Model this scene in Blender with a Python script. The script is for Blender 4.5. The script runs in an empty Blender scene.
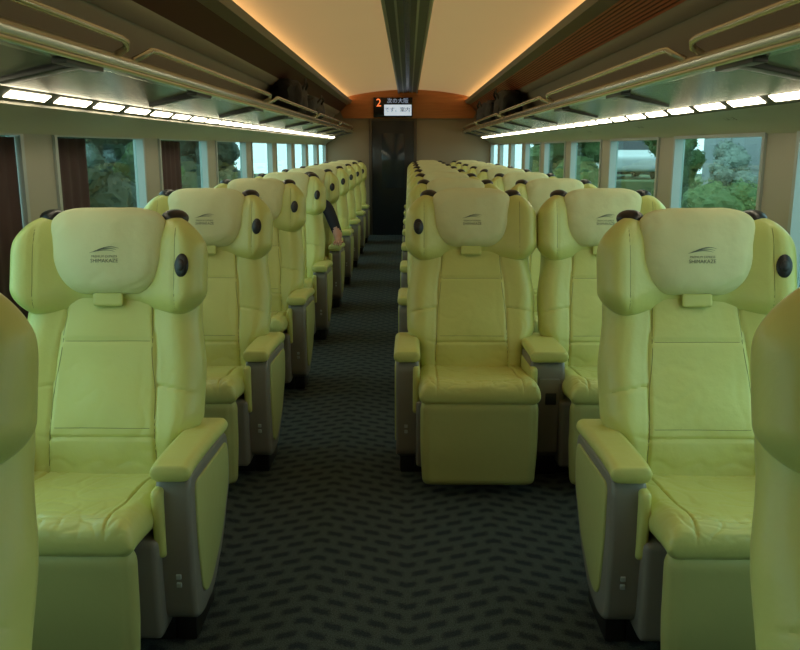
import bpy, bmesh, math, random
from mathutils import Vector, noise, Euler
from mathutils.bvhtree import BVHTree
random.seed(4)
scene=bpy.context.scene
C=bpy.data.collections.new('train_car'); scene.collection.children.link(C)
scene.view_settings.view_transform='Standard'
H=1.38
YEND=13.3; YBACK=-1.6

# ------------------------------------------------------------ materials
def mat(name,col,rough=.5,metal=0,var=.0,vscale=8,bump=0,bscale=60,emit=None,estr=0,spec=None):
    m=bpy.data.materials.new(name); m.use_nodes=True
    nt=m.node_tree; N=nt.nodes; L=nt.links; b=N['Principled BSDF']
    b.inputs['Base Color'].default_value=(*col,1); b.inputs['Roughness'].default_value=rough
    b.inputs['Metallic'].default_value=metal
    if spec is not None: b.inputs['Specular IOR Level'].default_value=spec
    tc=N.new('ShaderNodeTexCoord')
    nz=N.new('ShaderNodeTexNoise'); nz.inputs['Scale'].default_value=vscale; nz.inputs['Detail'].default_value=4
    L.new(tc.outputs['Object'],nz.inputs['Vector'])
    mx=N.new('ShaderNodeMix'); mx.data_type='RGBA'
    mx.inputs[6].default_value=(*[c*(1-var) for c in col],1); mx.inputs[7].default_value=(*[min(1,c*(1+var)) for c in col],1)
    L.new(nz.outputs['Fac'],mx.inputs[0]); L.new(mx.outputs[2],b.inputs['Base Color'])
    if bump:
        n2=N.new('ShaderNodeTexNoise'); n2.inputs['Scale'].default_value=bscale; n2.inputs['Detail'].default_value=3
        L.new(tc.outputs['Object'],n2.inputs['Vector'])
        bp=N.new('ShaderNodeBump'); bp.inputs['Strength'].default_value=bump; bp.inputs['Distance'].default_value=.01
        L.new(n2.outputs['Fac'],bp.inputs['Height']); L.new(bp.outputs['Normal'],b.inputs['Normal'])
    if emit:
        b.inputs['Emission Color'].default_value=(*emit,1); b.inputs['Emission Strength'].default_value=estr
    return m
M={}
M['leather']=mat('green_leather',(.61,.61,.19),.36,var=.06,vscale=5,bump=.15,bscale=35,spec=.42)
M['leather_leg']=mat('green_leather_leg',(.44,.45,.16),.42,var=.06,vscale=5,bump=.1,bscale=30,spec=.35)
M['seam']=mat('seam_thread',(.26,.26,.07),.7)
M['cover']=mat('cover_cloth',(.74,.73,.40),.6,var=.05,vscale=6,bump=.25,bscale=24,spec=.25)
M['taupe']=mat('taupe_plastic',(.22,.20,.165),.38,var=.05)
M['black']=mat('black_plastic',(.012,.012,.012),.35)
M['darkmetal']=mat('dark_metal',(.05,.05,.05),.4,metal=.6)
M['logo']=mat('logo_ink',(.11,.12,.10),.7)
M['wall']=mat('wall_laminate',(.45,.42,.33),.45,var=.03,vscale=3)
M['wall_back']=mat('back_wall_laminate',(.10,.09,.07),.6,var=.03,vscale=3)
M['wall_up']=mat('upper_wall_laminate',(.38,.34,.28),.45,var=.03,vscale=3)
M['frame']=mat('window_frame_metal',(.46,.50,.49),.35,metal=.2)
M['lip']=mat('cove_lip_grey',(.30,.28,.22),.4,var=.03)
M['vault']=mat('vault_cream_glow',(.70,.57,.37),.6,var=.02,vscale=2,emit=(1,.62,.28),estr=.24)  # amber emission added: vault is no lamp, glow stands in for indirect light
M['strip']=mat('centre_strip_grey',(.085,.085,.078),.45)
M['strip_edge']=mat('centre_strip_edge',(.42,.41,.35),.35,metal=.3)
M['rack_under']=mat('rack_underside',(.25,.25,.19),.22,metal=.35,var=.05)
M['rack_metal']=mat('rack_metal',(.56,.56,.45),.2,metal=.7)
M['bracket']=mat('bracket_dark',(.03,.032,.03),.4)
M['lens']=mat('lens_white',(.9,.9,.85),.4,emit=(1,.88,.62),estr=13)
M['trough']=mat('trough_grey',(.09,.09,.07),.6)
M['cove']=mat('cove_led',(.9,.8,.6),.4,emit=(1,.58,.24),estr=5)
M['end']=mat('end_wall',(.34,.26,.165),.5,var=.04,vscale=2)
M['door']=mat('door_dark',(.018,.022,.026),.3,var=.2)
M['doorframe']=mat('door_frame',(.10,.08,.06),.4,metal=.4)
M['screen_black']=mat('screen_black',(.01,.01,.012),.25)
M['screen_white']=mat('screen_white',(.6,.7,.8),.4,emit=(.75,.88,1),estr=.6)
M['screen_grey']=mat('screen_grey',(.3,.35,.4),.4,emit=(.6,.75,1),estr=.35)
M['screen_orange']=mat('screen_orange',(.8,.3,.1),.4,emit=(1,.20,.05),estr=1.2)
M['screen_ink']=mat('screen_ink',(.02,.02,.05),.5)
M['curtain']=mat('curtain_maroon',(.050,.024,.020),.85,var=.45,vscale=4)
M['sticker']=mat('seat_number_ink',(.14,.12,.09),.6)
M['bag']=mat('bag_black',(.012,.013,.015),.7,var=.3,vscale=9,bump=.4,bscale=25)
M['bag2']=mat('bag_navy',(.014,.017,.024),.7,var=.3,vscale=9,bump=.4,bscale=25)
M['strap']=mat('bag_strap',(.025,.025,.025),.8)
M['skin']=mat('skin',(.52,.27,.18),.5)
M['cloth']=mat('dark_shirt',(.02,.022,.03),.85)
M['trouser']=mat('trousers',(.04,.04,.045),.85)
M['hair']=mat('hair',(.012,.01,.009),.5)
M['ground']=mat('ground_grass',(.08,.12,.05),.9,var=.4,vscale=1.5)
M['leafd']=mat('leaf_dark',(.028,.046,.024),.8,var=.4,vscale=1.5)
M['leafb']=mat('leaf_bright',(.075,.135,.04),.8,var=.5,vscale=1.5)
M['leafp']=mat('leaf_pale',(.20,.25,.21),.8,var=.3,vscale=1.5)
M['bark']=mat('bark',(.08,.06,.045),.9)
M['bld']=mat('building_grey',(.32,.36,.38),.7,var=.05,vscale=1)
M['bldd']=mat('building_window',(.16,.19,.21),.3)
M['white']=mat('white_paint',(.65,.68,.7),.35)
M['tyre']=mat('tyre',(.02,.02,.02),.8)
M['glassdark']=mat('car_glass',(.03,.04,.05),.1)
M['louvre']=mat('louvre_redwood',(.50,.15,.06),.45,var=.12,vscale=4)
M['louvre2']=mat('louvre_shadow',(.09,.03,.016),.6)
def woodmat():
    m=bpy.data.materials.new('header_wood'); m.use_nodes=True; nt=m.node_tree; N=nt.nodes; L=nt.links; b=N['Principled BSDF']
    tc=N.new('ShaderNodeTexCoord'); mp=N.new('ShaderNodeMapping'); mp.inputs['Scale'].default_value=(1,1,14)
    nz=N.new('ShaderNodeTexNoise'); nz.inputs['Scale'].default_value=3; nz.inputs['Detail'].default_value=6
    cr=N.new('ShaderNodeValToRGB'); cr.color_ramp.elements[0].color=(.38,.13,.035,1); cr.color_ramp.elements[1].color=(.66,.26,.08,1)
    L.new(tc.outputs['Object'],mp.inputs[0]); L.new(mp.outputs[0],nz.inputs['Vector']); L.new(nz.outputs['Fac'],cr.inputs[0]); L.new(cr.outputs[0],b.inputs['Base Color'])
    b.inputs['Roughness'].default_value=.4
    return m
M['wood']=woodmat()
def glassmat():
    m=bpy.data.materials.new('tinted_glass'); m.use_nodes=True; nt=m.node_tree; N=nt.nodes; L=nt.links
    N.remove(N['Principled BSDF']); out=N['Material Output']
    t=N.new('ShaderNodeBsdfTransparent'); t.inputs[0].default_value=(.68,.88,.86,1)
    g=N.new('ShaderNodeBsdfGlossy'); g.inputs['Roughness'].default_value=.03; g.inputs['Color'].default_value=(.8,.8,.8,1)
    f=N.new('ShaderNodeLayerWeight'); f.inputs[0].default_value=.5
    p=N.new('ShaderNodeMath'); p.operation='POWER'; p.inputs[1].default_value=4; L.new(f.outputs['Facing'],p.inputs[0])
    q=N.new('ShaderNodeMath'); q.operation='MULTIPLY_ADD'; q.inputs[1].default_value=.35; q.inputs[2].default_value=.03; L.new(p.outputs[0],q.inputs[0])
    mx=N.new('ShaderNodeMixShader'); L.new(q.outputs[0],mx.inputs[0]); L.new(t.outputs[0],mx.inputs[1]); L.new(g.outputs[0],mx.inputs[2]); L.new(mx.outputs[0],out.inputs[0])
    return m
M['glass']=glassmat()
def carpet():
    m=bpy.data.materials.new('patterned_carpet'); m.use_nodes=True; nt=m.node_tree; N=nt.nodes; L=nt.links; b=N['Principled BSDF']
    tc=N.new('ShaderNodeTexCoord'); sp=N.new('ShaderNodeSeparateXYZ')
    nzw=N.new('ShaderNodeTexNoise'); nzw.inputs['Scale'].default_value=110
    L.new(tc.outputs['Object'],nzw.inputs['Vector'])
    L.new(tc.outputs['Object'],sp.inputs[0])
    def m_(op,a,b_=None,c=None):
        n=N.new('ShaderNodeMath'); n.operation=op
        for i,v in enumerate((a,b_,c)):
            if v is None: continue
            if isinstance(v,(int,float)): n.inputs[i].default_value=v
            else: L.new(v,n.inputs[i])
        return n.outputs[0]
    jit=m_('MULTIPLY',m_('SUBTRACT',nzw.outputs['Fac'],.5),.018)
    x=m_('ADD',sp.outputs[0],jit); y=m_('ADD',sp.outputs[1],jit)
    P=.62
    tri=m_('ABSOLUTE',m_('SUBTRACT',m_('FRACT',m_('DIVIDE',x,P)),.5))
    yy=m_('ADD',y,m_('MULTIPLY',tri,.24))
    row=m_('DIVIDE',yy,.064)
    ry=m_('FRACT',row)
    off=m_('MULTIPLY',m_('FLOOR',row),.5)
    rx=m_('FRACT',m_('ADD',m_('DIVIDE',x,.088),off))
    def soft(v,c,w):
        n=N.new('ShaderNodeMapRange'); n.interpolation_type='SMOOTHSTEP'
        L.new(m_('ABSOLUTE',m_('SUBTRACT',v,.5)),n.inputs[0]); n.inputs[1].default_value=c-w; n.inputs[2].default_value=c+w; n.inputs[3].default_value=1; n.inputs[4].default_value=0
        return n.outputs[0]
    mask=m_('MULTIPLY',soft(ry,.25,.15),soft(rx,.33,.12))
    nz=N.new('ShaderNodeTexNoise'); nz.inputs['Scale'].default_value=240; L.new(tc.outputs['Object'],nz.inputs['Vector'])
    mr=N.new('ShaderNodeMapRange'); L.new(nz.outputs['Fac'],mr.inputs[0]); mr.inputs[1].default_value=.3; mr.inputs[2].default_value=.7; mr.inputs[3].default_value=.5; mr.inputs[4].default_value=1.4
    mx=N.new('ShaderNodeMix'); mx.data_type='RGBA'; mx.inputs[6].default_value=(.068,.085,.080,1); mx.inputs[7].default_value=(.027,.037,.044,1)
    L.new(mask,mx.inputs[0])
    vm=N.new('ShaderNodeVectorMath'); vm.operation='SCALE'; L.new(mx.outputs[2],vm.inputs[0]); L.new(mr.outputs[0],vm.inputs['Scale'])
    L.new(vm.outputs[0],b.inputs['Base Color']); b.inputs['Roughness'].default_value=.95; b.inputs['Specular IOR Level'].default_value=.1
    bp=N.new('ShaderNodeBump'); bp.inputs['Strength'].default_value=.5; bp.inputs['Distance'].default_value=.004; L.new(nz.outputs['Fac'],bp.inputs['Height']); L.new(bp.outputs[0],b.inputs['Normal'])
    return m
M['carpet']=carpet()

# ------------------------------------------------------------ helpers
def obj(name,bm,m,parent=None,smooth=True,loc=None):
    me=bpy.data.meshes.new(name); bmesh.ops.recalc_face_normals(bm,faces=bm.faces); bm.to_mesh(me); bm.free()
    if smooth:
        for p in me.polygons: p.use_smooth=True
        try: me.set_sharp_from_angle(angle=math.radians(38))
        except Exception: pass
    o=bpy.data.objects.new(name,me); C.objects.link(o)
    if m: me.materials.append(m)
    if parent: o.parent=parent
    if loc: o.location=loc
    return o
def tag(o,label=None,cat=None,group=None,kind=None):
    if label: o['label']=label
    if cat: o['category']=cat
    if group: o['group']=group
    if kind: o['kind']=kind
    return o
def thing(name,label,cat,loc=(0,0,0),group=None):
    o=bpy.data.objects.new(name,None); C.objects.link(o); o.location=loc; o.empty_display_size=.1
    return tag(o,label,cat,group)
def dup(root,loc,label,group=None,skip=()):
    r=root.copy(); C.objects.link(r); r.location=loc; r['label']=label
    if group: r['group']=group
    for ch in list(root.children):
        if ch.name.split('.')[0] in skip: continue
        c=ch.copy(); C.objects.link(c); c.parent=r
        for g in list(ch.children):
            d=g.copy(); C.objects.link(d); d.parent=c
    return r
def abox(bm,x0,x1,y0,y1,z0,z1,bev=0,seg=2):
    r=bmesh.ops.create_cube(bm,size=1); vs=r['verts']
    for v in vs:
        v.co=Vector(((x0+x1)/2+v.co.x*(x1-x0),(y0+y1)/2+v.co.y*(y1-y0),(z0+z1)/2+v.co.z*(z1-z0)))
    if bev:
        es=list({e for v in vs for e in v.link_edges})
        bmesh.ops.bevel(bm,geom=es,offset=bev,segments=seg,profile=.6,affect='EDGES')
    return bm
def box(*a,**k):
    bm=bmesh.new(); return abox(bm,*a,**k)
def prism(poly,a0,a1,axis='x',bev=.006,seg=3,bm=None):
    bm2=bmesh.new()
    def P(a,p): return Vector((a,p[0],p[1])) if axis=='x' else Vector((p[0],a,p[1]))
    A=[bm2.verts.new(P(a0,p)) for p in poly]; B=[bm2.verts.new(P(a1,p)) for p in poly]
    fa=bm2.faces.new(A); fb=bm2.faces.new(B[::-1]); n=len(poly)
    for i in range(n): bm2.faces.new((A[i],A[(i+1)%n],B[(i+1)%n],B[i]))
    bmesh.ops.recalc_face_normals(bm2,faces=bm2.faces)
    if bev: bmesh.ops.bevel(bm2,geom=list(fa.edges)+list(fb.edges),offset=bev,segments=seg,profile=.5,affect='EDGES')
    if bm is None: return bm2
    me=bpy.data.meshes.new('tmp'); bm2.to_mesh(me); bm.from_mesh(me); bm2.free(); bpy.data.meshes.remove(me); return bm
def roundpoly(p,r,n=5):
    out=[]
    for i in range(len(p)):
        P0=Vector(p[i-1]);P1=Vector(p[i]);P2=Vector(p[(i+1)%len(p)])
        d0=(P0-P1);d2=(P2-P1); rr=min(r,d0.length*.48,d2.length*.48)
        a=P1+d0.normalized()*rr; b=P1+d2.normalized()*rr
        for k in range(n+1):
            t=k/n; q=a*(1-t)**2+P1*2*t*(1-t)+b*t*t; out.append((q.x,q.y))
    return out
def tube(bm,pts,r,n=8,close=False):
    pts=[Vector(p) for p in pts]; rings=[]; up=None
    for i,p in enumerate(pts):
        if i==0: t=pts[1]-p
        elif i==len(pts)-1: t=p-pts[i-1]
        else: t=pts[i+1]-pts[i-1]
        t.normalize()
        if up is None:
            up=Vector((0,0,1)) if abs(t.z)<.9 else Vector((1,0,0))
        a=t.cross(up).normalized(); up=a.cross(t).normalized()
        rings.append([bm.verts.new(p+(a*math.cos(2*math.pi*k/n)+up*math.sin(2*math.pi*k/n))*r) for k in range(n)])
    for i in range(len(rings)-1):
        for k in range(n): bm.faces.new((rings[i][k],rings[i][(k+1)%n],rings[i+1][(k+1)%n],rings[i+1][k]))
    bm.faces.new(rings[0][::-1]); bm.faces.new(rings[-1]); return bm
def ellipsoid(bm,c,r,rot=None,seg=20):
    res=bmesh.ops.create_uvsphere(bm,u_segments=seg,v_segments=seg//2,radius=1)
    for v in res['verts']:
        q=Vector((v.co.x*r[0],v.co.y*r[1],v.co.z*r[2]))
        if rot: q.rotate(rot)
        v.co=q+Vector(c)
    return bm
def cat(p,t):
    n=len(p)-1; f=t*n; i=min(int(f),n-1); f-=i
    P=[Vector(p[max(i-1,0)]),Vector(p[i]),Vector(p[i+1]),Vector(p[min(i+2,n)])]
    if i==0: P[0]=P[1]*2-P[2]
    if i==n-1: P[3]=P[2]*2-P[1]
    return .5*((2*P[1])+(-P[0]+P[2])*f+(2*P[0]-5*P[1]+4*P[2]-P[3])*f*f+(-P[0]+3*P[1]-3*P[2]+P[3])*f**3)
def lerpf(pts,x):
    if x<=pts[0][0]: return pts[0][1]
    for (a,b),(c,d) in zip(pts,pts[1:]):
        if x<=c:
            t=(x-a)/(c-a); t=t*t*(3-2*t); return b+(d-b)*t
    return pts[-1][1]
def pad(sp,W,TH,nt=50,na=40,er=.06,ew=.05,edge=None,disp=None,bend=None,crown=.0,ewb=None):
    bm=bmesh.new()
    L=sum((cat(sp,(i+1)/40)-cat(sp,i/40)).length for i in range(40))
    rings=[]
    for j in range(nt+1):
        s=.5-.5*math.cos(math.pi*j/nt); s=.35*s+.65*(j/nt) if 0<j<nt else s
        c=cat(sp,s); T=(cat(sp,min(1,s+.01))-cat(sp,max(0,s-.01))).normalized(); Nn=Vector((-T.y,T.x))
        d=min(s,1-s)*L/er; sc=1 if d>=1 else max(0,(1-(1-d)**2.2))**(1/2.2)
        w=(W(s) if callable(W) else W)-ew*(1-sc); th=(TH(s) if callable(TH) else TH)*sc
        r=edge or (TH(s) if callable(TH) else TH)
        ring=[]
        for side in (1,-1):
            for i in range(na+1):
                if side==-1 and i in (0,na): continue
                x=w*math.sin(-math.pi/2+math.pi*i/na)*(1 if side==1 else -1)
                q=(abs(x)-(w-r))/r; e=1 if q<=0 else math.sqrt(max(0,1-q*q))
                n=side*th*e*(1+crown*(1-(x/w)**2))
                if disp and side==1: n+=disp(x,s)*e*sc
                y=c.x+Nn.x*n; z=c.y+Nn.y*n
                if bend: y+=bend(x,s)
                ring.append(bm.verts.new((x,y,z)))
        rings.append(ring)
    for a,b in zip(rings,rings[1:]):
        n=len(a)
        for k in range(n):
            bm.faces.new((a[k],a[(k+1)%n],b[(k+1)%n],b[k]))
    bmesh.ops.remove_doubles(bm,verts=bm.verts,dist=1e-5)
    return bm
def g(x,c,s): return math.exp(-((x-c)/s)**2)
def crease(x,y,seed):   # sharp little folds
    a=noise.noise(Vector((x,y,seed))); return -(max(0,1-abs(a)*7))

# ------------------------------------------------------------ setting
def structure(o,label=None):
    tag(o,kind='structure')
    if label: o['label']=label
    return o
structure(obj('floor',box(-1.40,1.40,YBACK,YEND+.1,-.06,0),M['carpet'],smooth=False))
WINS=[3.08+1.3*k for k in range(-3,8)]
WL=1.05; ZB=.45; ZT=1.435; WX=1.31; WO=1.35
for s,nm in ((-1,'wall_left'),(1,'wall_right')):
    bm=bmesh.new()
    def bb(x0,x1,*a,**k):
        abox(bm,min(s*x0,s*x1),max(s*x0,s*x1),*a,**k)
    bb(WX,WO,YBACK,YEND,0,ZB); bb(WX,WO,YBACK,YEND,ZT,2.3)
    ys=[YBACK]+[v for w in WINS for v in (w,w+WL)]+[YEND]
    for a,b in zip(ys[::2],ys[1::2]): 
        if b>a: bb(WX,WO,a,b,ZB,ZT)
    structure(obj(nm,bm,M['wall'],smooth=False))
n=0
for s in (-1,1):
    for w in WINS:
        n+=1
        bm=bmesh.new()
        x0,x1=sorted((s*(WX-.010),s*(WO)))
        f=.024
        abox(bm,x0,x1,w,w+f,ZB,ZT); abox(bm,x0,x1,w+WL-f,w+WL,ZB,ZT)
        abox(bm,x0,x1,w+f,w+WL-f,ZB,ZB+f); abox(bm,x0,x1,w+f,w+WL-f,ZT-f*.6,ZT)
        o=structure(obj('window_%d'%n,bm,M['frame'],smooth=False))
        gx=s*(WX+.03)
        obj('glass_pane',box(min(gx,gx+.004),max(gx,gx+.004),w+f,w+WL-f,ZB+f,ZT-f*.6),M['glass'],o,smooth=False)
for s,nm in ((-1,'baseboard_left'),(1,'baseboard_right')):
    a,b=sorted((s*1.272,s*1.309)); structure(obj(nm,box(a,b,YBACK,YEND,.001,.10,bev=.01),M['darkmetal']))
structure(obj('wall_end',box(-1.35,1.35,YEND,YEND+.1,0,2.35),M['end'],smooth=False))
structure(obj('wall_back',box(-1.35,1.35,YBACK-.1,YBACK,0,2.35),M['wall_back'],smooth=False))
def strip(pts,y0,y1,th=.012,ny=1):
    bm=bmesh.new(); 
    n=len(pts); off=[]
    for i,p in enumerate(pts):
        a=Vector(pts[max(0,i-1)]); b=Vector(pts[min(n-1,i+1)]); t=(b-a).normalized(); off.append(Vector(p)+Vector((-t.y,t.x))*th)
    loop=[Vector(p) for p in pts]+off[::-1]
    A=[bm.verts.new((p.x,y0,p.y)) for p in loop]; B=[bm.verts.new((p.x,y1,p.y)) for p in loop]
    for i in range(len(loop)): bm.faces.new((A[i],A[(i+1)%len(loop)],B[(i+1)%len(loop)],B[i]))
    for i in range(n-1):
        j=len(loop)-1-i
        bm.faces.new((A[i],A[i+1],A[j-1],A[j])); bm.faces.new((B[i],B[i+1],B[j-1],B[j]))
    return bm
def vz(x): return 2.265-.11*(x/.98)**2
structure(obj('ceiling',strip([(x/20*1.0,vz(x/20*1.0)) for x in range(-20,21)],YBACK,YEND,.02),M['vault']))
t=1
for s in (-1,1):
    def S(p): 
        q=[(s*a,b) for a,b in p]
        return q
    structure(obj('trim_%d'%t,strip(S([(.998,2.16),(.990,2.08),(.96,2.062),(.91,2.075),(.892,2.105),(.884,2.10),(.90,2.062),(.945,2.045),(.97,2.035)]),YBACK,YEND,.004),M['lip'])); t+=1
    a=Vector((.965,2.042)); b=Vector((1.085,1.94))
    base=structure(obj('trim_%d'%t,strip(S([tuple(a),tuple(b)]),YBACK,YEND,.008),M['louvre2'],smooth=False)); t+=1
    bm=bmesh.new(); nl=9
    d=(b-a)
    for k in range(nl):
        p=a+d*((k+.15)/nl); q=a+d*((k+.75)/nl); nn=Vector((-.64,-.76))*.006
        poly=[(s*p.x,p.y),(s*q.x,q.y),(s*(q.x+nn.x),q.y+nn.y),(s*(p.x+nn.x),p.y+nn.y)]
        prism(poly,YBACK,YEND,axis='y',bev=0,bm=bm)
    obj('louvre_slats',bm,M['louvre'],base,smooth=False)
    structure(obj('trim_%d'%t,strip(S([(1.08,1.95),(1.09,1.925),(1.14,1.895),(1.155,1.90),(1.165,1.88),(1.24,1.79),(1.285,1.69),(1.305,1.58)]),YBACK,YEND,.01),M['wall_up'])); t+=1
    structure(obj('trim_%d'%t,strip(S([(1.180,1.514),(1.20,1.508),(1.27,1.472),(1.30,1.440),(1.306,1.430)]),YBACK,YEND,.008),M['wall'])); t+=1
    structure(obj('trim_%d'%t,strip(S([(.984,2.085),(.984,2.125)]),YBACK,YEND,.004),M['cove'],smooth=False)); t+=1
cs=structure(obj('trim_%d'%t,box(-.15,.13,YBACK,YEND,2.222,2.272),M['strip'],smooth=False)); t+=1
for x0 in (-.16,.125): 
    obj('edge_rail',box(x0,x0+.02,YBACK,YEND,2.205,2.272,bev=.003),M['strip_edge'],cs)
for x0 in (-.085,.052):
    obj('groove_rib',box(x0,x0+.014,YBACK,YEND,2.212,2.223),M['strip_edge'],cs,smooth=False)
obj('centre_slot',box(-.03,.012,YBACK,YEND,2.215,2.224),M['screen_black'],cs,smooth=False)

d=structure(obj('door_1',box(-.575,.09,YEND-.03,YEND-.002,.001,1.79,bev=.004),M['door']))
bm=bmesh.new(); 
for a in ((-.62,-.575,0.001,1.83),(.09,.135,0.001,1.83),(-.575,.09,1.79,1.83)): abox(bm,a[0],a[1],YEND-.045,YEND-.001,a[2],a[3],bev=.003)
obj('door_frame',bm,M['doorframe'],d)
obj('door_handle',box(-.02,.02,YEND-.05,YEND-.028,.85,1.05,bev=.006),M['darkmetal'],d)
obj('door_window',box(-.42,-.06,YEND-.036,YEND-.031,.75,1.6,bev=.001),M['glassdark'],d)
poly=[(-1.02,1.83),(1.02,1.83),(1.06,1.93),(.97,2.03)]+[(x/10*.9,vz(x/10*.9)-.0) for x in range(10,-11,-1)]+[(-.97,2.03),(-1.06,1.93)]
structure(obj('trim_%d'%t,prism(poly,YEND-.04,YEND-.002,axis='y',bev=0),M['wood'],smooth=False)); t+=1

def textbm(body,size,xy=(0,0),align='CENTER'):
    cu=bpy.data.curves.new('t','FONT'); cu.body=body; cu.size=size; cu.align_x=align; cu.align_y='CENTER'; cu.resolution_u=2
    o=bpy.data.objects.new('t',cu); C.objects.link(o); dg=bpy.context.evaluated_depsgraph_get(); dg.update()
    me=bpy.data.meshes.new_from_object(o.evaluated_get(dg)); bm=bmesh.new(); bm.from_mesh(me)
    bmesh.ops.triangulate(bm,faces=bm.faces)
    for v in bm.verts: v.co=Vector((v.co.x+xy[0],0,v.co.y+xy[1]))
    bpy.data.objects.remove(o); bpy.data.curves.remove(cu); bpy.data.meshes.remove(me); return bm
disp=thing('information_display','small information display with an orange number above the dark end door','display',(-.245,YEND-.045,1.99))
obj('display_housing',box(-.30,.31,-.05,0,-.145,.155,bev=.01),M['screen_black'],disp)
obj('screen',box(-.13,.295,-.054,-.049,-.12,.045,bev=.001),M['screen_white'],disp)
b2=textbm('2',.17,(-.215,.07))
for v in b2.verts: v.co.y=-.053
tag(obj('car_number',b2,M['screen_orange'],disp,smooth=False),'orange number 2')
b2=textbm('次の大阪',.085,(.08,.098))
for v in b2.verts: v.co.y=-.053
obj('upper_text',b2,M['screen_grey'],disp,smooth=False)
b2=textbm('です。案内',.080,(.075,-.035))
for v in b2.verts: v.co.y=-.056
obj('lower_text',b2,M['screen_ink'],disp,smooth=False)

# ------------------------------------------------------------ racks
for s,side in ((-1,'left'),(1,'right')):
    r=thing('luggage_rack','metal luggage rack with tubular guard rails above the %s windows'%side,'luggage rack',(0,0,0))
    obj('shelf',strip([(s*1.30,1.60),(s*.885,1.645)],YBACK,YEND-.01,.008),M['rack_under'],r,smooth=False)
    obj('underside_panel',strip([(s*1.13,1.549),(s*1.0,1.585),(s*.90,1.608)],YBACK,YEND-.01,.006),M['rack_under'],r)
    obj('edge_profile',prism(roundpoly([(s*.905,1.60),(s*.862,1.612),(s*.855,1.645),(s*.885,1.662),(s*.905,1.655)],.01),YBACK,YEND-.01,axis='y',bev=0),M['rack_metal'],r)
    bm=bmesh.new(); tube(bm,[(s*.852,YBACK+.01,1.606),(s*.852,6,1.606),(s*.852,YEND-.02,1.606)],.007,8)
    obj('lower_rail',bm,M['rack_metal'],r)
    obj('light_trough',prism([(s*1.125,1.552),(s*1.180,1.514),(s*1.186,1.522),(s*1.130,1.560)],YBACK,YEND-.01,axis='y',bev=0),M['trough'],r,smooth=False)
    yy=.15; LL=2.44
    first=None
    while yy+LL<YEND:
        if first is None:
            bm=bmesh.new()
            P=[(s*.885,0,1.655),(s*.85,0.01,1.672),(s*.838,.04,1.688),(s*.836,.10,1.692)]+[(s*.836,.2+k*.2,1.692) for k in range(11)]+[(s*.836,LL-.10,1.692),(s*.838,LL-.04,1.688),(s*.85,LL-.01,1.672),(s*.885,LL,1.655)]
            tube(bm,P,.0105,10)
            first=obj('guard_rail',bm,M['rack_metal'],r); first.location=(0,yy,0)
        else:
            c=first.copy(); C.objects.link(c); c.location=(0,yy,0)
        yy+=2.6
    yy=.98; fb=None
    while yy<YEND-.3:
        if fb is None:
            bm=bmesh.new()
            prism([(s*1.09,1.548),(s*.93,1.580),(s*.87,1.59),(s*.868,1.612),(s*.93,1.610),(s*1.09,1.566)],-.03,.03,axis='y',bev=.004,bm=bm)
            abox(bm,min(s*.86,s*.90),max(s*.86,s*.90),-.13,.13,1.588,1.604,bev=.004)
            fb=obj('bracket',bm,M['bracket'],r); fb.location=(0,yy,0)
        else:
            c=fb.copy(); C.objects.link(c); c.location=(0,yy,0)
        yy+=1.3
for s,side in ((-1,'left'),(1,'right')):
    proto=None; y=2.43-.345*5
    while y<YEND-.3:
        if proto is None:
            cx,cz=1.1525,1.533; dx,dz=.0120,-.0083; nx,nz_=-.57,-.82
            q=[(cx-dx,cz-dz),(cx+dx,cz+dz)]
            poly=[q[0],q[1],(q[1][0]+nx*.003,q[1][1]+nz_*.003),(q[0][0]+nx*.003,q[0][1]+nz_*.003)]
            poly=[(s*(a-1.15),b-1.533) for a,b in poly]
            bm=prism(poly,0,.270,axis='y',bev=0)
            proto=obj('strip_light',bm,M['lens'],smooth=False); proto.location=(s*1.15,y,1.533); o=proto
        else:
            o=proto.copy(); C.objects.link(o); o.location=(s*1.15,y,1.533)
        tag(o,'short white strip light in the row under the %s luggage rack'%side,'light','strip lights under the %s rack'%side)
        y+=.345

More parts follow.
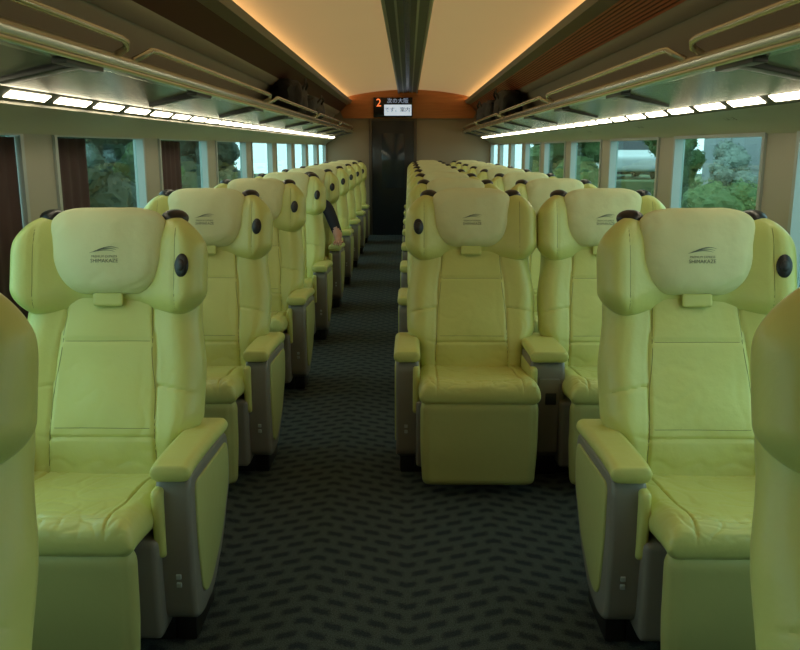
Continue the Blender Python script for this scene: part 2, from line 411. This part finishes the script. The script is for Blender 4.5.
# ------------------------------------------------------------ seat
ARMX=.290
def build_seat(name,lamp,arms,consoles=()):
    t=thing(name,'x','seat')
    lea=M['leather']
    bm=bmesh.new(); abox(bm,-.26,.26,-.10,.20,.001,.075,bev=.01); abox(bm,-.15,.15,-.2,.24,.03,.10,bev=.01)
    obj('pedestal',bm,M['black'],t)
    obj('seat_base_cover',box(-.252,.252,-.195,.25,.060,.350,bev=.02,seg=3),M['taupe'],t)
    def dl(x,s): return -.004*g(abs(x),.212,.006)+.004*noise.noise(Vector((x*6,s*3,8)))
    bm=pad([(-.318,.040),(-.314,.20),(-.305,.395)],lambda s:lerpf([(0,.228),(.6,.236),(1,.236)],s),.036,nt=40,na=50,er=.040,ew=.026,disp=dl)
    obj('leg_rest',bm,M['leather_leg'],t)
    def dc(x,s):
        v=.010*g(s,.18,.16)-.006*g(s,.42,.3)*g(x,0,.13)+.006*g(abs(x),.2,.04)
        v+=-.007*g(abs(x),.172-.01*s,.004)-.005*g(s,.20,.008)*(1 if abs(x)<.17 else 0)
        v+=.008*noise.noise(Vector((x*9,s*5,3.1)))
        v+=.0024*crease(x*20,s*5,7)*(.4+g(s,.05,.25)+g(s,.95,.2))+.0018*crease(x*11+s*3,s*7,2)
        return v
    bm=pad([(-.345,.413),(-.27,.418),(-.1,.398),(.10,.372),(.20,.365)],.242,lambda s:lerpf([(0,.034),(.3,.048),(1,.055)],s),nt=150,na=150,er=.042,ew=.012,disp=dc)
    obj('seat_cushion',bm,lea,t)
    def Wb(s): return lerpf([(0,.228),(.18,.245),(.34,.290),(.5,.292),(.72,.270),(1,.240)],s)
    def db(x,s):
        cx=lerpf([(0,.165),(.5,.155),(.72,.135),(1,.13)],s)
        v=.016*lerpf([(cx,0),(cx+.07,1)],abs(x))
        v-=.007*g(abs(x),cx,.005)
        v+=.006*g(s,.32,.10)*g(x,0,.15)
        if abs(x)<cx: v-=.006*g(s,.235,.006)+.005*g(s,.60,.006)
        else: v-=.005*g(s,.44-.25*(abs(x)-cx),.006)
        v+=.006*noise.noise(Vector((x*7,s*6,1.1)))+.0018*crease(x*9,s*8,5)*g(s,.2,.35)
        return v
    sp=[(.165,.37),(.195,.52),(.262,.70),(.345,.90),(.42,1.10)]
    bm=pad(sp,Wb,.062,nt=150,na=120,er=.05,ew=.05,disp=db)
    bb_=obj('backrest',bm,lea,t)
    bvh=BVHTree.FromPolygons([v.co.copy() for v in bb_.data.vertices],[list(p.vertices) for p in bb_.data.polygons])
    def proj(b,x,z,off=.001):
        h=b.ray_cast(Vector((x,-1,z)),Vector((0,1,0)))
        return Vector((x,h[0].y-off,z)) if h[0] else None
    for sg in (-1,1):
        bm=bmesh.new()
        pts=[proj(bvh,sg*lerpf([(.42,.163),(.62,.155),(.8,.137),(.9,.13)],z/1),z,-.0006) for z in [ .44+.02*i for i in range(25)]]
        tube(bm,[p for p in pts if p],.0015,6)
        obj('backrest_seam',bm,M['seam'],bb_)
    for zz,hw_ in ((.555,.158),(.800,.138)):
        bm=bmesh.new(); pts=[proj(bvh,-hw_+hw_*2*i/20,zz,-.0006) for i in range(21)]
        tube(bm,[p for p in pts if p],.0013,6)
        obj('backrest_seam',bm,M['seam'],bb_)
    bm=pad([(.225,.33),(.245,.50),(.310,.70),(.392,.90),(.455,1.08)],lambda s:lerpf([(0,.22),(.4,.25),(1,.20)],s),.018,nt=30,na=30,er=.03,ew=.05)
    obj('back_shell',bm,M['taupe'],t)
    # headrest
    def bend(x,s): return -.070*lerpf([(.08,0),(.25,1)],abs(x))
    def dh(x,s):
        return .005*noise.noise(Vector((x*9,s*4,2)))-.004*g(abs(x),.215,.006)+.004*g(abs(x),.25,.05)
    bm=pad([(.336,.868),(.356,.95),(.383,1.05),(.410,1.172)],lambda s:lerpf([(0,.275),(.35,.300),(.75,.300),(1,.28)],s),.068,nt=60,na=80,er=.11,ew=.090,edge=.050,disp=dh,bend=bend)
    hd=obj('headrest',bm,lea,t)
    hb=BVHTree.FromPolygons([v.co.copy() for v in hd.data.vertices],[list(p.vertices) for p in hd.data.polygons])
    for sg in (-1,1):
        bm=bmesh.new()
        pts=[proj(hb,sg*(.215),z,-.0008) for z in [.905+.0125*i for i in range(20)]]
        pts=[p for p in pts if p]
        if len(pts)>2: tube(bm,pts,.0013,6); obj('headrest_seam',bm,M['seam'],hd)
    bm=pad([(.264,.905),(.273,.945)],.046,.004,nt=12,na=14,er=.008,ew=.008)
    obj('pillow_tab',bm,M['leather'],t)
    # pillow
    def dp(x,s): return .005*noise.noise(Vector((x*7,s*2.5,9)))+.002*noise.noise(Vector((x*18,s*7,4)))+.0034*crease(x*7,s*3,4)*(g(s,0,.25)+g(s,1,.25)+g(abs(x),.17,.05))
    def bp(x,s): return -.014*lerpf([(.08,0),(.19,1)],abs(x))
    bm=pad([(.286,.938),(.296,1.00),(.313,1.08),(.338,1.155),(.362,1.190)],lambda s:lerpf([(0,.142),(.45,.168),(.75,.178),(1,.170)],s),.038,nt=70,na=80,er=.095,ew=.075,edge=.080,disp=dp,bend=bp,crown=.3)
    pl=obj('headrest_pillow',bm,M['cover'],t); tag(pl,'paler cloth covered head pillow printed with a wing emblem')
    pb=BVHTree.FromPolygons([v.co.copy() for v in pl.data.vertices],[list(p.vertices) for p in pl.data.polygons])
    def onp(bm):
        for v in bm.verts:
            p=proj(pb,v.co.x,v.co.z,.0022)
            if p: v.co=p
        return bm
    obj('cover_lettering',onp(textbm('PREMIUM EXPRESS',.0095,(.002,1.059))),M['logo'],pl,smooth=False)
    obj('cover_lettering',onp(textbm('SHIMAKAZE',.0155,(.002,1.046))),M['logo'],pl,smooth=False)
    for k in range(3):
        bm=bmesh.new()
        x0=-.042+.012*k; x1=.034+.006*k; z0=1.070+.0046*k
        top=[];bot=[]
        for i in range(19):
            u=i/18; x=x0+(x1-x0)*u
            z=z0+.0105*math.sin(u*math.pi*.62)-.0065*u**3
            w=.0024*math.sin(math.pi*min(1,u*.96+.02))**.8*(1-.4*u)+.0002
            top.append(bm.verts.new((x,0,z+w*.6))); bot.append(bm.verts.new((x,0,z-w*.4)))
        for i in range(18): bm.faces.new((top[i],top[i+1],bot[i+1],bot[i]))
        obj('wing_emblem',onp(bm),M['logo'],pl,smooth=False)
    for sg in (-1,1):
        bm=bmesh.new(); ellipsoid(bm,(sg*.190,.375,1.164),(.042,.05,.028),seg=20)
        obj('shoulder_grip',bm,M['black'],t)
    p=proj(hb,lamp*.240,1.035,0)
    bm=bmesh.new()
    rot=Euler((math.radians(-14),0,lamp*math.radians(-12)))
    ellipsoid(bm,p,(.023,.008,.036),rot=rot)
    lp=obj('reading_lamp',bm,M['black'],t)
    bm=bmesh.new(); q=Vector((0,-.009,0)); q.rotate(rot); ellipsoid(bm,p+q*.75,(.013,.005,.018),rot=rot,seg=14)
    obj('lamp_lens',bm,M['darkmetal'],lp)
    # armrests
    for sg in arms:
        cons = sg in consoles
        xc=sg*ARMX; hw=.046 if not cons else .070
        if cons: xc=sg*.299
        prof=roundpoly([(-.128,.518),(.31,.492),(.335,.40),(.325,.31),(.20,.16),(.06,.072),(-.08,.068),(-.150,.10),(-.158,.32),(-.152,.48)],.035,4)
        xa,xb=sorted((xc-sg*(hw+.004),xc+sg*hw))
        a=obj('armrest',prism(prof,xa,xb,bev=.014,seg=4),M['taupe'],t)
        ip=roundpoly([(-.102,.485),(.284,.464),(.296,.40),(.284,.335),(.17,.205),(.02,.125),(-.045,.122),(-.080,.155),(-.104,.32)],.03,4)
        xo=xc+sg*hw
        if not cons:
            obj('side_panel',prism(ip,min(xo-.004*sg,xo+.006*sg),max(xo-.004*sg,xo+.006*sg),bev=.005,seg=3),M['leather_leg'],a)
        bm=pad([(-.172,.533),(-.1,.539),(.1,.530),(.32,.510)],hw+.009,.024,nt=40,na=36,er=.028,ew=.024,edge=.024)
        for v in bm.verts: v.co.x+=xc
        obj('arm_pad',bm,lea,a)
        inn=roundpoly([(-.180,.492),(.22,.47),(.22,.36),(-.155,.285),(-.176,.30)],.02,3)
        xi=xc-sg*(hw-.004)
        obj('inner_panel',prism(inn,min(xi+.018*sg,xi-.012*sg),max(xi+.018*sg,xi-.012*sg),bev=.012,seg=4),lea,a)
        for k in range(2): 
            obj('control_button',box(xc+.004*sg-.007,xc+.004*sg+.007,-.160,-.148,.20+.024*k,.214+.024*k,bev=.002),M['frame'],a)
        if cons:
            obj('console_panel',box(xc-.036,xc+.046,-.163,-.15,.12,.44,bev=.005),M['taupe'],a)
            obj('console_recess',box(xc-.012,xc+.034,-.167,-.16,.33,.38,bev=.002),M['darkmetal'],a)
            obj('console_foot',box(xc-.055,xc+.055,-.12,.14,.001,.09,bev=.01),M['black'],a)
        else:
            obj('arm_foot',box(xc-.03,xc+.03,-.10,.12,.001,.09,bev=.01),M['black'],a)
    return t
SL=build_seat('passenger_seat',1,(-1,1))
SR=build_seat('passenger_seat',1,(1,))
SM=build_seat('passenger_seat',-1,(-1,1),(1,))
S1=build_seat('passenger_seat',1,(-1,1))
Y0=2.2; PITCH=1.25
ordn=['','','second','third','fourth','fifth','sixth','seventh','eighth','ninth']
used={}
def put(kind,proto,x,y,label,group):
    if kind not in used:
        used[kind]=1; proto.location=(x,y,0); proto['label']=label; proto['group']=group; return proto
    return dup(proto,(x,y,0),label,group)
gl='single seats left of the aisle'; gm='aisle seats of the right hand pairs'; gr='window seats on the right side'
put('L',SL,-.92,Y0,'complete green leather seat nearest the camera on the left of the aisle',gl)
dup(SL,(-.898,Y0-PITCH,0),'dark olive seat cropped by the left photo edge, only headrest corner and back visible',gl,skip=('shoulder_grip',))
put('1',S1,.882,Y0,'single green leather seat in the right foreground, facing the empty floor beside it',gr)
dup(S1,(.850,Y0-PITCH,0),'olive seat cropped by the right photo edge, only its side visible',gr,skip=('shoulder_grip',))
for r in range(2,10):
    y=Y0+PITCH*(r-1)
    dup(SL,(-.92,y,0),'green leather single seat, %s complete one back along the left of the aisle'%ordn[r],gl)
    if r==2: lm='green leather seat at centre beside the aisle, front of its column, fully visible'; lr='green leather window seat joined by a console to the front centre seat'
    else:
        lm='green leather aisle seat right of the aisle, %s from the front in its column'%ordn[r-1]
        lr='green leather window seat of the %s pair from the front on the right'%ordn[r-1]
    put('M',SM,.287,y,lm,gm); put('R',SR,.885,y,lr,gr)

# ------------------------------------------------------------ curtains
def curtain(x,y0,y1,label):
    bm=bmesh.new(); n=60; A=[];B=[]
    for i in range(n+1):
        u=i/n; y=y0+(y1-y0)*u; dx=.004*math.sin(u*math.pi*2*max(2,(y1-y0)/.09))
        A.append(bm.verts.new((x+dx,y,ZB+.03))); B.append(bm.verts.new((x+dx*.8,y,ZT-.02)))
    for i in range(n): bm.faces.new((A[i],A[i+1],B[i+1],B[i]))
    o=obj('curtain',bm,M['curtain']); m=o.modifiers.new('s','SOLIDIFY'); m.thickness=.003
    tag(o,label,'curtain','maroon curtains')
curtain(-(WX+.014),2.50,2.80,'dark maroon curtain in the window beside the left photo edge')
curtain(-(WX+.014),3.11,3.42,'dark maroon curtain bunched in the window behind the left front seat')
curtain(-(WX+.014),4.41,4.85,'dark maroon curtain half across the next window back on the left')
curtain((WX+.014),2.45,2.60,'dark maroon curtain at the right photo edge window')

for s,side in ((-1,'left'),(1,'right')):
    for r,(txt) in ((1,'1'),(2,'2'),(3,'3')):
        y=Y0+PITCH*(r-1)+1.05
        bm=textbm(('%s-C' if s<0 else '%s-A %s-B')%((txt,) if s<0 else (txt,txt)),.035,(0,0))
        for v in bm.verts:
            a,b=v.co.x,v.co.z
            tt=.5-b/.0787
            v.co=Vector((s*(1.20+.07*tt-.002),y+(a if s<0 else -a),1.508-.036*tt-.003))
        o=obj('seat_number',bm,M['sticker'],smooth=False)
        tag(o,'small dark seat number lettering on %s panel above window, %s from front'%(side,['','first','second','third'][r]),'sign','seat numbers above windows')

# ------------------------------------------------------------ bags
def bag(name,label,x,y,sx,sy,sz,m,seed):
    t=thing(name,label,'bag',(x,y,1.645),'bags on the luggage racks')
    bm=bmesh.new(); bmesh.ops.create_icosphere(bm,subdivisions=4,radius=1)
    for v in bm.verts:
        p=v.co.copy(); q=Vector([math.copysign(abs(c)**.6,c) for c in p])
        k=1+.16*noise.noise(p*1.7+Vector((seed,0,0)))+.05*noise.noise(p*5+Vector((seed,3,0)))
        v.co=Vector((q.x*sx*k,q.y*sy*k,sz+q.z*sz*k*(1 if q.z>0 else .98)))
        if v.co.z<.0: v.co.z=.0
    obj('bag_body',bm,m,t)
    bm=bmesh.new(); s=-1 if x>0 else 1
    tube(bm,[(s*sx*.75,-sy*.35,sz*1.2),(s*sx*1.12,-sy*.25,sz*1.75),(s*sx*1.05,0,sz*2.05),(s*sx*1.12,sy*.25,sz*1.75),(s*sx*.75,sy*.35,sz*1.2)],.010,8)
    obj('strap',bm,M['strap'],t)
    bm=bmesh.new(); ellipsoid(bm,(s*sx*.9,0,sz*.7),(sx*.25,sy*.6,sz*.45)); obj('front_pocket',bm,m,t)
bag('backpack','black backpack lying on the left luggage rack, nearer one',-1.02,7.3,.13,.34,.15,M['bag'],1)
bag('duffel_bag','dark soft bag behind the backpack on the left luggage rack',-1.02,8.6,.13,.60,.12,M['bag2'],5)
bag('backpack','dark backpack on the right luggage rack, nearer one',1.01,8.6,.12,.42,.15,M['bag'],9)
bag('duffel_bag','long dark bag further back on the right luggage rack',1.01,10.4,.13,.85,.14,M['bag2'],13)

# ------------------------------------------------------------ person
def person():
    px,py=-.90,Y0+PITCH*4
    V=[];E=[];R=[]
    def v(x,y,z,r,par=None):
        V.append((x,y,z)); R.append(r); i=len(V)-1
        if par is not None: E.append((par,i))
        return i
    pel=v(0,.02,.53,.12); ab=v(0,.03,.66,.115,pel); ch=v(.02,.07,.80,.13,ab); nb=v(.03,.115,.925,.07,ch)
    nk=v(.03,.115,.96,.052,nb); hd=v(.035,.095,1.03,.078,nk); hd2=v(.035,.09,1.09,.082,hd); 
    for sg in (1,-1):
        sh=v(.02+sg*.165,.085,.88,.060,nb)
        if sg==1: el=v(.285,-.02,.645,.045,sh); wr=v(.30,-.15,.60,.028,el); d=Vector((.02,-1,-.05))
        else: el=v(-.20,-.02,.66,.042,sh); wr=v(-.08,-.16,.62,.028,el); d=Vector((.5,-.8,-.1))
        d.normalize(); side=d.cross(Vector((0,0,1))).normalized()*1
        pm=Vector(V[wr])+d*.055; p=v(*pm,.030,wr)
        for f in range(4):
            o=side*(f-1.5)*.019; b=pm+d*.03+o; ln=(.03,.035,.032,.024)[f]
            a1=v(*b,.0095,p); a2=v(*(b+d*ln+Vector((0,0,-.006))),.0085,a1); v(*(b+d*ln*1.75+Vector((0,0,-.02))),.0075,a2)
        b=pm-side*sg*.03-d*.01; a1=v(*b,.011,p); v(*(b+d*.03-side*sg*.012+Vector((0,0,-.008))),.009,a1)
        hp=v(sg*.09,-.03,.53,.085,pel); kn=v(sg*.12,-.40,.52,.060,hp); an=v(sg*.12,-.45,.13,.042,kn); ft=v(sg*.12,-.52,.045,.038,an); v(sg*.12,-.60,.038,.032,ft)
    me=bpy.data.meshes.new('person'); me.from_pydata(V,E,[]); o=bpy.data.objects.new('tmpp',me); C.objects.link(o)
    sk=o.modifiers.new('s','SKIN'); sk.use_smooth_shade=True
    for i,sv in enumerate(me.skin_vertices[0].data): sv.radius=(R[i],R[i]); sv.use_root=(i==0)
    su=o.modifiers.new('u','SUBSURF'); su.levels=2; su.render_levels=2
    dg=bpy.context.evaluated_depsgraph_get(); dg.update()
    m2=bpy.data.meshes.new_from_object(o.evaluated_get(dg)); bpy.data.objects.remove(o)
    m2.name='person'
    for m in ('cloth','trouser','skin','black'): m2.materials.append(M[m])
    for p in m2.polygons:
        c=p.center; k=0
        if c.z<.60 and abs(c.x)<.26 and c.z>.1: k=1
        if c.z<.11: k=3
        if c.z>.945: k=2
        if c.z>.56 and c.x>.24 and c.y<-.04: k=2
        if c.y<-.06 and c.z>.59 and c.x<.08 and c.x>-.22: k=2
        p.material_index=k; p.use_smooth=True
    root=bpy.data.objects.new('person',m2); C.objects.link(root); root.location=(px,py,.0)
    tag(root,'seated passenger in dark clothes with an arm on the aisle armrest, mostly hidden','person')
    bm=bmesh.new(); ellipsoid(bm,(.035,.115,1.08),(.092,.098,.095)); 
    obj('hair',bm,M['hair'],root)
    bm=bmesh.new(); ellipsoid(bm,(.035,.005,1.045),(.012,.018,.018),seg=10); obj('nose',bm,M['skin'],root)
    for sx in (-1,1):
        bm=bmesh.new(); ellipsoid(bm,(.035+sx*.03,.014,1.065),(.011,.008,.007),seg=10); obj('eye',bm,M['hair'],root)
        bm=bmesh.new(); ellipsoid(bm,(.035+sx*.088,.095,1.045),(.012,.02,.03),seg=10); obj('ear',bm,M['skin'],root)
    bm=bmesh.new(); ellipsoid(bm,(.035,.017,1.012),(.022,.008,.006),seg=10); obj('mouth',bm,M['curtain'],root)
person()

# ------------------------------------------------------------ outside
structure(obj('ground',box(-60,60,-20,90,-1.45,-1.35),M['ground'],smooth=False))
def make_tree(name,label,m,x,y,h,w,seed,z0=-1.35):
    rnd=random.Random(seed)
    t=thing(name,label,'tree' if name=='tree' else 'bush',(x,y,z0),'trees outside the windows')
    bm=bmesh.new(); tube(bm,[(0,0,0),(.05,0,h*.3),(0,.05,h*.6),(.03,0,h*.85)],.07,8)
    for k in range(5):
        a=rnd.random()*6.28; tube(bm,[(0,0,h*(.25+.1*k)),(math.cos(a)*w*.4,math.sin(a)*w*.4,h*(.4+.1*k))],.025,6)
    obj('trunk',bm,M['bark'],t)
    bm=bmesh.new()
    cl=[(Vector((rnd.uniform(-w,w)*.6,rnd.uniform(-w,w)*.6,h*rnd.uniform(.15,.95))),rnd.uniform(.3,.6)*w) for _ in range(20)]
    for c,r in cl:      # leafy masses with a rough surface
        res=bmesh.ops.create_icosphere(bm,subdivisions=4,radius=r*.82)
        for v in res['verts']:
            v.co=v.co*(1+.22*noise.noise(v.co*(2.2/r)+c)+.12*noise.noise(v.co*(7/r)+c))+c
    for _ in range(6000):
        c,r=rnd.choice(cl); d=Vector((rnd.gauss(0,1),rnd.gauss(0,1),rnd.gauss(0,1))).normalized()*r*rnd.uniform(.75,1.02)
        p=c+d; a=Vector((rnd.gauss(0,1),rnd.gauss(0,1),rnd.gauss(0,1))).normalized(); b=a.orthogonal().normalized(); s=rnd.uniform(.018,.042)
        vs=[bm.verts.new(p+q) for q in (a*s,b*s*.6,-a*s,-b*s*.6)]; bm.faces.new(vs)
    obj('foliage',bm,m,t,smooth=False)
    return t
tr=[(-5.0,11.7,4.0,1.2,'leafd','dark leafy tree seen through the left front window'),
    (-6.9,17.0,4.6,1.7,'leafd','dark tree further back outside the left windows'),
    (-6.0,22.5,4.4,1.8,'leafd','dark tree outside the rear left windows'),
    (-7.0,8.3,4.2,1.4,'leafd','dark tree beside the track at far left'),
    (-4.6,14.4,3.8,.9,'leafb','green tree between the dark trees outside the left windows'),
    (-8.0,28,5.2,2.4,'leafb','tall green tree far outside the left windows'),
    (5.0,12.6,2.1,.9,'leafb','low bright green bush outside the right front window'),
    (6.3,16.3,2.9,.6,'leafp','pale wispy tree in front of the grey building'),
    (6.4,20.4,3.2,.9,'leafb','bright green tree outside the second right window'),
    (4.6,24.6,4.2,1.5,'leafb','bright green tree outside the third right window'),
    (9.5,38.0,5.0,2.4,'leafd','darker tree far outside the right windows'),
    (4.6,8.0,2.5,1.0,'leafd','dark bush outside the window at far right')]
for i,(x,y,h,w,m,l) in enumerate(tr): make_tree('tree' if h>2.6 else 'bush',l,M[m],x,y,h,w,i)
bld=thing('building','pale grey building seen through the right front window','building',(8.6,19.0,-1.35))
obj('building_wall',box(0,4,-5,5.5,0,5.2),M['bld'],bld,smooth=False)
obj('building_roof',box(-.3,4.3,-5.3,5.8,5.2,5.4),M['white'],bld,smooth=False)
for k in range(5):
    obj('building_window',box(-.03,.02,-4.6+2.0*k,-3.5+2.0*k,2.2,3.4),M['bldd'],bld,smooth=False)
car=thing('car','small white car parked outside beyond the right windows','car',(7.6,29.5,0.35))
bm=prism(roundpoly([(-1.9,.25),(-1.9,.75),(-1.1,.9),(-.6,1.4),(1.0,1.42),(1.6,.95),(1.9,.85),(1.9,.25)],.15),-.8,.8,bev=.08); obj('car_body',bm,M['white'],car)
bm=prism([(-.95,.92),(-.55,1.32),(.95,1.34),(1.4,.95)],-.81,.81,bev=.01); obj('side_glass',bm,M['glassdark'],car)
obj('windscreen',prism([(-1.06,.95),(-.66,1.34),(-.60,1.34),(-.98,.93)],-.66,.66,bev=.01),M['glassdark'],car)
for yy in (-1.2,1.2):
    for xx in (-.75,.75):
        bm=bmesh.new(); bmesh.ops.create_cone(bm,cap_ends=True,segments=20,radius1=.3,radius2=.3,depth=.2)
        for v in bm.verts: v.co=Vector((v.co.z+xx,v.co.x+yy,v.co.y+.3))
        obj('wheel',bm,M['tyre'],car)
tag(obj('embankment',box(6.3,9.4,26.6,33,-1.35,.35,bev=.1),M['ground']),'grassy bank under the parked white car','bank')

# ------------------------------------------------------------ light
w=bpy.data.worlds.new('w'); scene.world=w; w.use_nodes=True; nt=w.node_tree
bg=nt.nodes['Background']; bg.inputs[0].default_value=(.80,.89,.92,1); bg.inputs[1].default_value=2.7
cam=bpy.data.cameras.new('cam'); co=bpy.data.objects.new('camera',cam); C.objects.link(co)
cam.lens=820/800*36; cam.sensor_width=36; cam.clip_start=.02; cam.clip_end=300
co.location=(0,0,H); co.rotation_euler=(math.radians(90-12.2),0,math.radians(.56))
scene.camera=co
